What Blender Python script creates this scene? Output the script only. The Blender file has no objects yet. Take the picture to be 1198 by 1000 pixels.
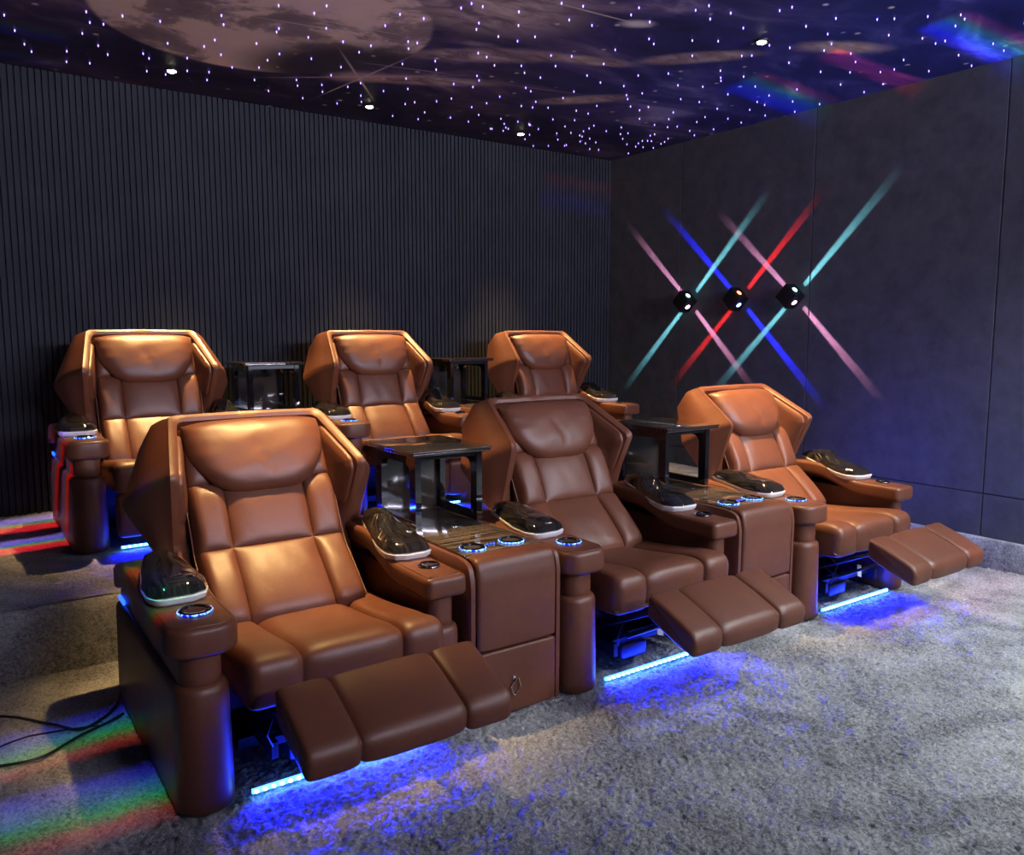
import bpy, bmesh, math, random
import numpy as np
from mathutils import Vector, Matrix
random.seed(7); rng = np.random.default_rng(11)
sc = bpy.context.scene
col = sc.collection
PI = math.pi

# ------------------------------------------------------------------ camera
cam_d = bpy.data.cameras.new('camera'); cam = bpy.data.objects.new('camera', cam_d); col.objects.link(cam)
yaw, pitch = 0.6075, 0.1154
cam_d.sensor_width = 36.0; cam_d.sensor_fit = 'HORIZONTAL'; cam_d.lens = 36.0*952.8/1198.0
cam_d.clip_start = 0.05
fw = Vector((math.sin(yaw)*math.cos(pitch), math.cos(yaw)*math.cos(pitch), -math.sin(pitch)))
rt = Vector((math.cos(yaw), -math.sin(yaw), 0)); up = rt.cross(fw)
cam.matrix_world = Matrix(((rt.x, up.x, -fw.x, 0), (rt.y, up.y, -fw.y, 0), (rt.z, up.z, -fw.z, 1.6), (0, 0, 0, 1)))
sc.camera = cam

# ------------------------------------------------------------------ world and exposure
w = bpy.data.worlds.new('world'); sc.world = w; w.use_nodes = True
w.node_tree.nodes['Background'].inputs[0].default_value = (0.05, 0.055, 0.08, 1)
w.node_tree.nodes['Background'].inputs[1].default_value = 0.0
vs = sc.view_settings
vs.view_transform = 'Standard'; vs.look = 'None'; vs.exposure = 0.0; vs.gamma = 1.0
try: vs.use_curve_mapping = False
except Exception: pass

# room measures
XW, YW, ZC, ZR, YR = 5.823, 6.568, 3.376, 0.332, 4.263
XL, YFR = -2.2, -3.2
YF, YB = 2.636, 5.10
FX = [0.516, 2.134, 3.778]
BX = [0.518, 2.160, 3.797]

# ------------------------------------------------------------------ lights of the room and added fill
def add_light(name, kind, loc, energy, color, target=None, **kw):
    d = bpy.data.lights.new(name, kind); d.energy = energy; d.color = color
    for k, v in kw.items(): setattr(d, k, v)
    o = bpy.data.objects.new(name, d); col.objects.link(o); o.location = loc
    if target is not None:
        o.rotation_euler = (Vector(target)-Vector(loc)).to_track_quat('-Z', 'Y').to_euler()
    return o
WARM = (1.0, 0.62, 0.24)
COOL = (0.90, 0.96, 1.0)
SPOTS = [(1.40, 6.07), (2.88, 6.11), (4.37, 6.15), (1.45, 3.42), (4.24, 3.42)]
for (sx, sy) in SPOTS:
    rear = sy > 5
    add_light('downlight_beam', 'SPOT', (sx, sy, ZC-0.03), 1050 if rear else (950 if sx < 3 else 1350), WARM,
              (sx, sy-0.45 if rear else sy+0.12, 0), spot_size=math.radians(55 if rear else 50), spot_blend=1.0, shadow_soft_size=0.02)
# downlights over the front of the room (outside the frame)
for (sx, sy, e) in [(4.1, 0.6, 320), (5.2, 0.9, 440), (4.9, -0.6, 430)]:
    add_light('front_downlight_beam', 'SPOT', (sx, sy, ZC-0.05), e, COOL, (4.6, 1.2, 0),
              spot_size=math.radians(112), spot_blend=0.9, shadow_soft_size=0.22)
# added fill out of view near the front wall, brightens the ceiling mural
add_light('ceiling_fill', 'AREA', (3.4, -2.2, 2.95), 195, (0.84, 0.80, 1.0), (2.8, 3.2, ZC+.6), shape='RECTANGLE', size=4.4, size_y=0.2, spread=math.radians(100))
# added soft fill at the front wall, where a cinema screen would hang
add_light('front_fill', 'AREA', (3.8, YFR+0.1, 1.9), 42, (0.72, 0.80, 1.0), (2.8, 4.0, 1.6), shape='RECTANGLE', size=3.6, size_y=1.9)

# ------------------------------------------------------------------ tagging helpers
def tag(o, label=None, cat=None, group=None, kind=None):
    if label: o['label'] = label
    if cat: o['category'] = cat
    if group: o['group'] = group
    if kind: o['kind'] = kind
    return o
def empty(name, loc=(0, 0, 0), rz=0):
    o = bpy.data.objects.new(name, None); col.objects.link(o); o.location = loc; o.rotation_euler = (0, 0, rz)
    o.empty_display_size = 0.1
    return o
def kids(o): return [c for c in bpy.data.objects if c.parent == o]
def copy_tree(o, parent=None):
    c = o.copy(); col.objects.link(c); c.parent = parent
    for ch in kids(o): copy_tree(ch, c)
    return c

# ------------------------------------------------------------------ mesh helpers
def link(name, verts, faces, mat, parent=None, smooth=True, auto=None, loc=None):
    me = bpy.data.meshes.new(name)
    me.from_pydata([tuple(v) for v in verts], [], [tuple(f) for f in faces]); me.validate()
    bm = bmesh.new(); bm.from_mesh(me)
    bmesh.ops.recalc_face_normals(bm, faces=bm.faces); bm.to_mesh(me); bm.free()
    if smooth: me.polygons.foreach_set('use_smooth', [True]*len(me.polygons))
    if auto is not None: me.set_sharp_from_angle(angle=math.radians(auto))
    me.materials.append(mat)
    o = bpy.data.objects.new(name, me); col.objects.link(o)
    if parent is not None: o.parent = parent
    if loc is not None: o.location = loc
    return o
class MB:
    def __init__(s): s.v = []; s.f = []
    def add(s, v, f):
        b = len(s.v); s.v += [tuple(p) for p in v]; s.f += [tuple(i+b for i in q) for q in f]; return s
    def box(s, x0, x1, y0, y1, z0, z1, bev=0.0, M=None):
        if bev <= 0:
            v = [(x, y, z) for z in (z0, z1) for y in (y0, y1) for x in (x0, x1)]
            f = [(0, 2, 3, 1), (4, 5, 7, 6), (0, 1, 5, 4), (2, 6, 7, 3), (0, 4, 6, 2), (1, 3, 7, 5)]
        else:
            bm = bmesh.new(); bmesh.ops.create_cube(bm, size=1)
            for q in bm.verts:
                q.co = Vector(((x0+x1)/2+q.co.x*(x1-x0), (y0+y1)/2+q.co.y*(y1-y0), (z0+z1)/2+q.co.z*(z1-z0)))
            bmesh.ops.bevel(bm, geom=list(bm.edges), offset=bev, segments=3, profile=0.5, affect='EDGES')
            bm.verts.index_update(); v = [tuple(q.co) for q in bm.verts]; f = [tuple(q.index for q in p.verts) for p in bm.faces]; bm.free()
        if M is not None: v = [tuple(M @ Vector(p)) for p in v]
        return s.add(v, f)
    def tube(s, pts, r, n=8, closed=False):
        pts = [Vector(p) for p in pts]; m = len(pts); v = []; f = []
        prev = None
        for i, p in enumerate(pts):
            a = pts[(i-1) % m] if (closed or i > 0) else p
            b = pts[(i+1) % m] if (closed or i < m-1) else p
            t = (b-a).normalized()
            if prev is None:
                u = t.orthogonal().normalized()
            else:
                u = (prev - t*prev.dot(t)).normalized()
            prev = u; q = t.cross(u)
            rr = r[i] if isinstance(r, (list, tuple)) else r
            for k in range(n):
                a_ = 2*PI*k/n; v.append(p+(u*math.cos(a_)+q*math.sin(a_))*rr)
        rows = m if closed else m-1
        for i in range(rows):
            for k in range(n):
                a = i*n+k; b = i*n+(k+1) % n; c = ((i+1) % m)*n+(k+1) % n; d = ((i+1) % m)*n+k
                f.append((a, b, c, d))
        if not closed:
            f.append(tuple(range(n))); f.append(tuple((m-1)*n+k for k in range(n)))
        return s.add(v, f)
    def lathe(s, prof, c=(0, 0, 0), n=28, M=None):
        v = []; f = []
        for (r, z) in prof:
            for k in range(n):
                a = 2*PI*k/n; v.append((c[0]+r*math.cos(a), c[1]+r*math.sin(a), c[2]+z))
        for i in range(len(prof)-1):
            for k in range(n):
                f.append((i*n+k, i*n+(k+1) % n, (i+1)*n+(k+1) % n, (i+1)*n+k))
        f.append(tuple(range(n))); f.append(tuple((len(prof)-1)*n+k for k in range(n)))
        if M is not None: v = [tuple(M @ Vector(p)) for p in v]
        return s.add(v, f)
    def rings(s, rings, cap0=True, cap1=True):
        n = len(rings[0]); v = [p for r in rings for p in r]; f = []
        for i in range(len(rings)-1):
            for k in range(n):
                f.append((i*n+k, i*n+(k+1) % n, (i+1)*n+(k+1) % n, (i+1)*n+k))
        if cap0: f.append(tuple(range(n)))
        if cap1: f.append(tuple((len(rings)-1)*n+k for k in range(n)))
        return s.add(v, f)
    def build(s, name, mat, parent=None, smooth=True, auto=40):
        return link(name, s.v, s.f, mat, parent, smooth, auto)

def rrect(x0, x1, y0, y1, rf, rb, n=8):
    """rounded rectangle outline in plan, front (y0) radius rf, back radius rb"""
    pts = []
    for (cx, cy, a0, r) in ((x1-rf, y0+rf, -PI/2, rf), (x1-rb, y1-rb, 0, rb), (x0+rb, y1-rb, PI/2, rb), (x0+rf, y0+rf, PI, rf)):
        for k in range(n+1):
            a = a0+PI/2*k/n
            pts.append((cx+r*math.cos(a), cy+r*math.sin(a)))
    return pts
def densify(pts, step):
    out = []
    m = len(pts)
    for i in range(m):
        a = pts[i]; b = pts[(i+1) % m]; d = math.hypot(b[0]-a[0], b[1]-a[1]); k = max(1, int(d/step))
        for j in range(k): out.append((a[0]+(b[0]-a[0])*j/k, a[1]+(b[1]-a[1])*j/k))
    return out
def inset(pts, d):
    m = len(pts); out = []
    for i in range(m):
        a = pts[i-1]; b = pts[(i+1) % m]; tx, ty = b[0]-a[0], b[1]-a[1]; l = math.hypot(tx, ty) or 1
        out.append((pts[i][0]-ty/l*d, pts[i][1]+tx/l*d))
    return out
def slab(mb, outline, z0, z1, r, ztop=None, k=5, rb=None):
    """soft-edged slab over a plan outline; ztop(x,y) lifts it"""
    zf = ztop or (lambda x, y: 0)
    rb = r if rb is None else rb
    rr = []
    for i in range(k+1):
        a = PI/2*i/k; o = inset(outline, rb*(1-math.sin(a)))
        rr.append([(x, y, z0+rb*(1-math.cos(a))+zf(x, y)) for x, y in o])
    for i in range(k+1):
        a = PI/2*(1-i/k); o = inset(outline, r*(1-math.sin(a)))
        rr.append([(x, y, z1-r*(1-math.cos(a))+zf(x, y)) for x, y in o])
    cy = 0.5
    # top cap: shrink rings a little inwards for shading
    o = inset(outline, r*1.9)
    rr.append([(x, y, z1+0.003+zf(x, y)) for x, y in o])
    xs_ = [p[0] for p in o]; ys_ = [p[1] for p in o]; xm = (min(xs_)+max(xs_))/2; hw = (max(xs_)-min(xs_))/2
    rr.append([(xm, yy, z1+0.004+zf(x, yy)) for x, y in o for yy in [min(max(y, min(ys_)+hw*.6), max(ys_)-hw*.6)]])
    mb.rings(rr, True, False)
def sst(a, b, x):
    t = min(1, max(0, (x-a)/(b-a))); return t*t*(3-2*t)

# ------------------------------------------------------------------ materials
def nt(name):
    m = bpy.data.materials.new(name); m.use_nodes = True
    n = m.node_tree.nodes; b = n['Principled BSDF']; return m, m.node_tree, b
def N(t, k, **kw):
    q = t.nodes.new(k)
    for a, b in kw.items(): setattr(q, a, b)
    return q
def simple(name, c, rough=0.5, metal=0.0, coat=0.0, emit=None, es=0.0):
    m, t, b = nt(name)
    b.inputs['Base Color'].default_value = (*c, 1); b.inputs['Roughness'].default_value = rough
    b.inputs['Metallic'].default_value = metal
    if coat: b.inputs['Coat Weight'].default_value = coat; b.inputs['Coat Roughness'].default_value = 0.03
    if emit: b.inputs['Emission Color'].default_value = (*emit, 1); b.inputs['Emission Strength'].default_value = es
    return m
def leather(name, c, rough=0.45):
    m, t, b = nt(name)
    tc = N(t, 'ShaderNodeTexCoord')
    n1 = N(t, 'ShaderNodeTexNoise'); n1.inputs['Scale'].default_value = 5; n1.inputs['Detail'].default_value = 4
    v = N(t, 'ShaderNodeTexVoronoi'); v.inputs['Scale'].default_value = 420
    n2 = N(t, 'ShaderNodeTexNoise'); n2.inputs['Scale'].default_value = 14; n2.inputs['Detail'].default_value = 3
    for q in (n1, v, n2): t.links.new(tc.outputs['Object'], q.inputs['Vector'])
    cr = N(t, 'ShaderNodeValToRGB'); cr.color_ramp.elements[0].position = .3; cr.color_ramp.elements[1].position = .75
    cr.color_ramp.elements[0].color = (c[0]*.85, c[1]*.82, c[2]*.8, 1); cr.color_ramp.elements[1].color = (c[0]*1.1, c[1]*1.1, c[2]*1.1, 1)
    t.links.new(n1.outputs['Fac'], cr.inputs['Fac']); t.links.new(cr.outputs[0], b.inputs['Base Color'])
    b1 = N(t, 'ShaderNodeBump'); b1.inputs['Strength'].default_value = .06; b1.inputs['Distance'].default_value = .001
    b2 = N(t, 'ShaderNodeBump'); b2.inputs['Strength'].default_value = .35; b2.inputs['Distance'].default_value = .006
    t.links.new(v.outputs['Distance'], b1.inputs['Height']); t.links.new(n2.outputs['Fac'], b2.inputs['Height'])
    t.links.new(b2.outputs[0], b1.inputs['Normal']); t.links.new(b1.outputs[0], b.inputs['Normal'])
    b.inputs['Roughness'].default_value = rough
    b.inputs['Specular IOR Level'].default_value = .5
    return m
M = {}
M['leather'] = leather('cognac_leather', (0.125, 0.043, 0.022))
M['black'] = simple('black_gloss', (0.006, 0.006, 0.008), 0.06, coat=1.0)
M['white'] = simple('white_trim', (0.75, 0.75, 0.76), 0.3)
M['dark'] = simple('dark_metal', (0.02, 0.02, 0.025), 0.4, metal=.6)
M['cloth'] = simple('dark_lining', (0.02, 0.017, 0.02), 0.9)
M['paper'] = simple('white_paper', (0.6, 0.6, 0.62), 0.6)
M['silver'] = simple('silver', (0.75, 0.72, 0.68), 0.15, metal=1)
M['blue_led'] = simple('blue_led', (0, 0, 0.1), .4, emit=(0.04, 0.22, 1.0), es=9)
M['blue_ring'] = simple('blue_ring', (0, 0, 0.1), .3, emit=(0.01, 0.06, 1.0), es=5)
def ring_mat():
    m, t, b = nt('blue_sparkle'); tc = N(t, 'ShaderNodeTexCoord'); v = N(t, 'ShaderNodeTexNoise'); v.inputs['Scale'].default_value = 90
    t.links.new(tc.outputs['Object'], v.inputs['Vector'])
    cr = N(t, 'ShaderNodeValToRGB'); cr.color_ramp.elements[0].position = .42; cr.color_ramp.elements[1].position = .66
    cr.color_ramp.elements[0].color = (0, .005, .35, 1); cr.color_ramp.elements[1].color = (.25, .6, 1, 1)
    t.links.new(v.outputs['Fac'], cr.inputs['Fac']); t.links.new(cr.outputs[0], b.inputs['Emission Color']); b.inputs['Emission Strength'].default_value = 3.5
    b.inputs['Base Color'].default_value = (0, 0, .1, 1); return m
M['sparkle'] = ring_mat()
M['bead'] = simple('led_bead', (0.1, 0.3, 0.6), .3, emit=(0.25, 0.75, 1.0), es=14)
M['lamp'] = simple('lamp_lens', (1, 1, 1), .3, emit=(1, 0.9, 0.7), es=45)
M['cable'] = simple('black_cable', (0.01, 0.01, 0.012), .35)
M['star'] = simple('fibre_point', (0.1, 0.05, .2), .4, emit=(0.34, 0.22, 1.0), es=5)
def make_wood(name='dark_veneer', hi=(.15, .122, .095)):
    m, t, b = nt(name)
    tc = N(t, 'ShaderNodeTexCoord'); mp = N(t, 'ShaderNodeMapping'); mp.inputs['Scale'].default_value = (2.5, 75, 3)
    n1 = N(t, 'ShaderNodeTexNoise'); n1.inputs['Scale'].default_value = 1.0; n1.inputs['Detail'].default_value = 3
    t.links.new(tc.outputs['Object'], mp.inputs[0]); t.links.new(mp.outputs[0], n1.inputs['Vector'])
    cr = N(t, 'ShaderNodeValToRGB'); cr.color_ramp.elements[0].position = .40; cr.color_ramp.elements[1].position = .64
    cr.color_ramp.elements[0].color = (.008, .007, .007, 1); cr.color_ramp.elements[1].color = (*hi, 1)
    t.links.new(n1.outputs['Fac'], cr.inputs['Fac']); t.links.new(cr.outputs[0], b.inputs['Base Color'])
    b.inputs['Roughness'].default_value = .12; b.inputs['Coat Weight'].default_value = .8; b.inputs['Coat Roughness'].default_value = .04
    return m
M['wood'] = make_wood()
M['ebony'] = make_wood('ebony_gloss', (.040, .032, .026))
def make_podmat():
    m, t, b = nt('pod_gloss')
    tc = N(t, 'ShaderNodeTexCoord'); mp = N(t, 'ShaderNodeMapping'); mp.inputs['Scale'].default_value = (260, 8, 8); mp.inputs['Rotation'].default_value = (0, 0, .5)
    n1 = N(t, 'ShaderNodeTexNoise'); n1.inputs['Scale'].default_value = 1.0; n1.inputs['Detail'].default_value = 2
    t.links.new(tc.outputs['Object'], mp.inputs[0]); t.links.new(mp.outputs[0], n1.inputs['Vector'])
    cr = N(t, 'ShaderNodeValToRGB'); cr.color_ramp.elements[0].position = .45; cr.color_ramp.elements[1].position = .65
    cr.color_ramp.elements[0].color = (.005, .005, .006, 1); cr.color_ramp.elements[1].color = (.03, .027, .024, 1)
    t.links.new(n1.outputs['Fac'], cr.inputs['Fac']); t.links.new(cr.outputs[0], b.inputs['Base Color'])
    b.inputs['Roughness'].default_value = .08; b.inputs['Coat Weight'].default_value = 1; b.inputs['Coat Roughness'].default_value = .03
    return m
M['pod'] = make_podmat()
def make_carpet():
    m, t, b = nt('grey_carpet')
    g = N(t, 'ShaderNodeNewGeometry')
    n1 = N(t, 'ShaderNodeTexNoise'); n1.inputs['Scale'].default_value = 78; n1.inputs['Detail'].default_value = 5; n1.inputs['Roughness'].default_value = .75; n1.inputs['Distortion'].default_value = .6
    n2 = N(t, 'ShaderNodeTexNoise'); n2.inputs['Scale'].default_value = 2.1; n2.inputs['Detail'].default_value = 3; n2.inputs['Distortion'].default_value = 1.6
    n3 = N(t, 'ShaderNodeTexNoise'); n3.inputs['Scale'].default_value = 280; n3.inputs['Detail'].default_value = 2
    for q in (n1, n2, n3): t.links.new(g.outputs['Position'], q.inputs['Vector'])
    cr = N(t, 'ShaderNodeValToRGB'); cr.color_ramp.elements[0].position = .38; cr.color_ramp.elements[1].position = .64
    cr.color_ramp.elements[0].color = (.10, .104, .108, 1); cr.color_ramp.elements[1].color = (.68, .69, .69, 1)
    mx = N(t, 'ShaderNodeMath', operation='MULTIPLY_ADD'); mx.inputs[1].default_value = .35
    t.links.new(n2.outputs['Fac'], mx.inputs[0])
    sc_ = N(t, 'ShaderNodeMath', operation='MULTIPLY'); sc_.inputs[1].default_value = .65; t.links.new(n1.outputs['Fac'], sc_.inputs[0]); t.links.new(sc_.outputs[0], mx.inputs[2])
    t.links.new(mx.outputs[0], cr.inputs['Fac']); t.links.new(cr.outputs[0], b.inputs['Base Color'])
    bp = N(t, 'ShaderNodeBump'); bp.inputs['Strength'].default_value = 1.0; bp.inputs['Distance'].default_value = .016
    b3 = N(t, 'ShaderNodeBump'); b3.inputs['Strength'].default_value = .7; b3.inputs['Distance'].default_value = .004
    t.links.new(n1.outputs['Fac'], bp.inputs['Height']); t.links.new(n3.outputs['Fac'], b3.inputs['Height']); t.links.new(bp.outputs[0], b3.inputs['Normal']); t.links.new(b3.outputs[0], b.inputs['Normal'])
    b.inputs['Roughness'].default_value = .95; b.inputs['Specular IOR Level'].default_value = .1
    b.inputs['Sheen Weight'].default_value = .25
    return m
M['carpet'] = make_carpet()
def make_fabric(name, c0, c1, scale=6):
    m, t, b = nt(name)
    g = N(t, 'ShaderNodeNewGeometry')
    n1 = N(t, 'ShaderNodeTexNoise'); n1.inputs['Scale'].default_value = scale; n1.inputs['Detail'].default_value = 6; n1.inputs['Roughness'].default_value = .65
    n2 = N(t, 'ShaderNodeTexNoise'); n2.inputs['Scale'].default_value = 350
    for q in (n1, n2): t.links.new(g.outputs['Position'], q.inputs['Vector'])
    cr = N(t, 'ShaderNodeValToRGB'); cr.color_ramp.elements[0].position = .35; cr.color_ramp.elements[1].position = .7
    cr.color_ramp.elements[0].color = (*c0, 1); cr.color_ramp.elements[1].color = (*c1, 1)
    t.links.new(n1.outputs['Fac'], cr.inputs['Fac']); t.links.new(cr.outputs[0], b.inputs['Base Color'])
    bp = N(t, 'ShaderNodeBump'); bp.inputs['Strength'].default_value = .4; bp.inputs['Distance'].default_value = .002
    t.links.new(n2.outputs['Fac'], bp.inputs['Height']); t.links.new(bp.outputs[0], b.inputs['Normal'])
    b.inputs['Roughness'].default_value = .85; b.inputs['Specular IOR Level'].default_value = .25
    return m
M['panel'] = make_fabric('charcoal_fabric', (.050, .053, .064), (.078, .080, .092))
M['slat'] = make_fabric('charcoal_slats', (.019, .022, .030), (.027, .030, .041), 3)
M['wallback'] = simple('wall_back_dark', (.01, .01, .014), .9)

def make_ceiling():
    m, t, b = nt('star_mural')
    g = N(t, 'ShaderNodeNewGeometry'); L = t.links.new
    def noise(scale, detail=5, rough=.6, dist=0, stretch=None, off=(0, 0, 0)):
        mp = N(t, 'ShaderNodeMapping'); L(g.outputs['Position'], mp.inputs[0])
        mp.inputs['Scale'].default_value = stretch or (1, 1, 1); mp.inputs['Location'].default_value = off
        q = N(t, 'ShaderNodeTexNoise'); q.inputs['Scale'].default_value = scale; q.inputs['Detail'].default_value = detail
        q.inputs['Roughness'].default_value = rough; q.inputs['Distortion'].default_value = dist
        L(mp.outputs[0], q.inputs['Vector']); return q.outputs['Fac']
    def ramp(fac, stops):
        r = N(t, 'ShaderNodeValToRGB'); e = r.color_ramp.elements
        while len(e) < len(stops): e.new(.5)
        for k, (p, c) in enumerate(stops): e[k].position = p; e[k].color = (*c, 1)
        L(fac, r.inputs['Fac']); return r.outputs[0]
    def mix(fac, a, c, mode='MIX'):
        q = N(t, 'ShaderNodeMix', data_type='RGBA', blend_type=mode)
        if isinstance(fac, float): q.inputs[0].default_value = fac
        else: L(fac, q.inputs[0])
        for i, s in ((6, a), (7, c)):
            if isinstance(s, tuple): q.inputs[i].default_value = (*s, 1)
            else: L(s, q.inputs[i])
        return q.outputs[2]
    def mask(cx, cy, rx, ry, soft, rot=0, warp=None, wamt=0.0):
        """1 inside an ellipse, 0 outside"""
        mp = N(t, 'ShaderNodeMapping', vector_type='POINT')
        sub = N(t, 'ShaderNodeVectorMath', operation='SUBTRACT'); sub.inputs[1].default_value = (cx, cy, ZC)
        L(g.outputs['Position'], sub.inputs[0]); L(sub.outputs[0], mp.inputs[0]); mp.inputs['Rotation'].default_value = (0, 0, rot)
        dv = N(t, 'ShaderNodeVectorMath', operation='DIVIDE'); dv.inputs[1].default_value = (rx, ry, 1); L(mp.outputs[0], dv.inputs[0])
        ln = N(t, 'ShaderNodeVectorMath', operation='LENGTH'); L(dv.outputs[0], ln.inputs[0])
        s = ln.outputs['Value']
        if warp is not None:
            a = N(t, 'ShaderNodeMath', operation='MULTIPLY_ADD'); L(warp, a.inputs[0]); a.inputs[1].default_value = wamt; L(s, a.inputs[2]); s = a.outputs[0]
        mr = N(t, 'ShaderNodeMapRange', interpolation_type='SMOOTHSTEP'); L(s, mr.inputs[0])
        off = wamt*.5 if warp is not None else 0
        mr.inputs[1].default_value = 1+off-soft; mr.inputs[2].default_value = 1+off+soft; mr.inputs[3].default_value = 1; mr.inputs[4].default_value = 0
        return mr.outputs[0]
    neb = noise(1.1, 7, .62, .8, (1, 1.9, 1))
    base = ramp(neb, [(.30, (.014, .015, .055)), (.48, (.038, .035, .115)), (.58, (.12, .085, .18)), (.68, (.32, .25, .32)), (.8, (.5, .44, .46))])
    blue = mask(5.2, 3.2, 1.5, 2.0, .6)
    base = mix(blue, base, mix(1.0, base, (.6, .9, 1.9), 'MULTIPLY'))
    dark = mask(3.6, 6.3, 3.2, .75, .5)
    base = mix(dark, base, mix(1.0, base, (.30, .30, .42), 'MULTIPLY'))
    # named clouds
    fine = noise(3.2, 8, .68, .6, (1, 2.2, 1), (3, 1, 0))
    cl = ramp(fine, [(.4, (.18, .13, .17)), (.62, (.60, .50, .50))])
    for (cx, cy, rx, ry, rot) in ((4.15, 5.02, .34, .10, .8), (2.55, 3.9, .55, .40, 0), (3.0, 4.6, .45, .12, .55), (4.15, 3.85, .34, .10, .8), (4.75, 3.2, .28, .10, .5), (3.6, 4.3, .3, .08, .3), (2.9, 5.3, .5, .10, .45)):
        base = mix(mask(cx, cy, rx, ry, .45, rot, fine, 1.3), base, cl)
    # the moon
    mn = noise(1.7, 7, .6, .3, None, (1.3, .2, 0))
    moonc = ramp(mn, [(.36, (.20, .16, .19)), (.47, (.33, .27, .29)), (.52, (.80, .66, .61)), (.7, (.86, .73, .68))])
    base = mix(mask(1.66, 4.84, .94, .94, .02), base, mix(mask(2.5, 5.35, .75, .5, .35, .3), moonc, (.05, .045, .075)))
    # painted star burst and meteors
    for (cx, cy, rx, ry, rot, c, so_) in ((2.50, 5.48, .17, .09, .64, (.50, .38, .42), .9), (2.50, 5.48, .55, .009, .64, (.6, .5, .55), .7), (2.50, 5.48, .42, .009, -.94, (.6, .5, .55), .7), (2.53, 5.50, .50, .008, -1.70, (.6, .5, .55), .7), (2.72, 5.12, .28, .006, .2, (.5, .45, .5), .7),
                                          (3.12, 3.665, .31, .007, .05, (.6, .58, .62), .7), (3.42, 3.65, .085, .05, .5, (.7, .68, .7), .7), (1.95, 4.75, .35, .006, .15, (.8, .7, .7), .7), (2.10, 4.62, .25, .005, .1, (.8, .7, .7), .7), (3.75, 4.98, .25, .005, .2, (.4, .36, .42), .7)):
        base = mix(mask(cx, cy, rx, ry, so_, rot), base, c)
    # sparse painted stars
    v = N(t, 'ShaderNodeTexVoronoi'); v.inputs['Scale'].default_value = 5.5; L(g.outputs['Position'], v.inputs['Vector'])
    st = N(t, 'ShaderNodeMapRange'); L(v.outputs['Distance'], st.inputs[0]); st.inputs[1].default_value = .05; st.inputs[2].default_value = .12; st.inputs[3].default_value = 1; st.inputs[4].default_value = 0
    base = mix(st.outputs[0], base, (.65, .62, .66))
    L(base, b.inputs['Base Color'])
    b.inputs['Roughness'].default_value = .55
    b.inputs['Specular IOR Level'].default_value = .3
    return m
M['mural'] = make_ceiling()

# ------------------------------------------------------------------ room shell
def struct(o): o['kind'] = 'structure'; return o
def carpet_sheet(name, x0, x1, y0, y1, z, step, amp, extra=None):
    nx = int((x1-x0)/step)+1; ny = int((y1-y0)/step)+1
    X, Y = np.meshgrid(np.linspace(x0, x1, nx), np.linspace(y0, y1, ny))
    def vnoise(sc_, seed):
        r = np.random.default_rng(seed); G = r.random((256, 256))
        u = X*sc_+500; v = Y*sc_+500; i = np.floor(u).astype(int); j = np.floor(v).astype(int); fu = u-i; fv = v-j
        fu = fu*fu*(3-2*fu); fv = fv*fv*(3-2*fv)
        g = lambda a, b: G[a % 256, b % 256]
        return (g(i, j)*(1-fu)+g(i+1, j)*fu)*(1-fv)+(g(i, j+1)*(1-fu)+g(i+1, j+1)*fu)*fv
    H = amp*(0.55*vnoise(70, 1)+0.35*vnoise(150, 2)+0.5*(vnoise(9, 3)-.5)+0.25*(vnoise(25, 5)-.5)) - amp*.5
    jx = (vnoise(90, 7)-.5)*step*1.4; jy = (vnoise(90, 8)-.5)*step*1.4
    jx[:, 0] = jx[:, -1] = 0; jy[0] = jy[-1] = 0
    P = np.stack([X+jx, Y+jy, z+H], -1).reshape(-1, 3)
    idx = np.arange(nx*ny).reshape(ny, nx)
    F = np.stack([idx[:-1, :-1], idx[:-1, 1:], idx[1:, 1:], idx[1:, :-1]], -1).reshape(-1, 4)
    me = bpy.data.meshes.new(name); me.vertices.add(len(P)); me.vertices.foreach_set('co', P.ravel().astype(np.float32))
    me.loops.add(F.size); me.loops.foreach_set('vertex_index', F.ravel().astype(np.int32))
    me.polygons.add(len(F)); me.polygons.foreach_set('loop_start', np.arange(0, F.size, 4, dtype=np.int32))
    me.polygons.foreach_set('use_smooth', np.ones(len(F), dtype=bool))
    me.update(); me.materials.append(M['carpet'])
    o = bpy.data.objects.new(name, me); col.objects.link(o); return o
struct(carpet_sheet('floor', XL, XW, YFR, YR+.02, 0.0, 0.0075, 0.024))
# raised platform under the back row: rounded carpeted nosing
rs = MB()
prof = [(YW+.1, ZR-.006), (YR+.05, ZR-.006)] + [(YR+.05-.05*math.sin(a), ZR-.056+.05*math.cos(a)) for a in [i*PI/2/8 for i in range(1, 9)]] + [(YR, .03), (YR+.005, -.05), (YW+.1, -.05)]
rs.rings([[(x, y, z) for (y, z) in prof] for x in (XL, XW+.05)])
rso = struct(rs.build('trim_1', M['carpet'], auto=60))
struct(carpet_sheet('floor', XL, XW, YR+.045, YW+.02, ZR, 0.016, 0.012))

# carpeted plinth along the right wall
pl = MB(); n = 60
pl.box(XW-.035, XW+.02, YFR, YR+.02, -.03, .2, .012)
struct(pl.build('baseboard_right', M['carpet']))
# slatted wall
sl = MB()
PIT = 0.0403
k0 = int((XW-XL)/PIT)
sl.box(XL-.05, XW+.1, YW+.020, YW+.12, -.02, ZC+.05)
for k in range(k0+1):
    x = XW-.004-k*PIT
    sl.box(x-.029, x, YW, YW+.0205, 0.0, ZC+.02)
struct(sl.build('wall_back', M['slat'], smooth=False, auto=None))
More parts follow.
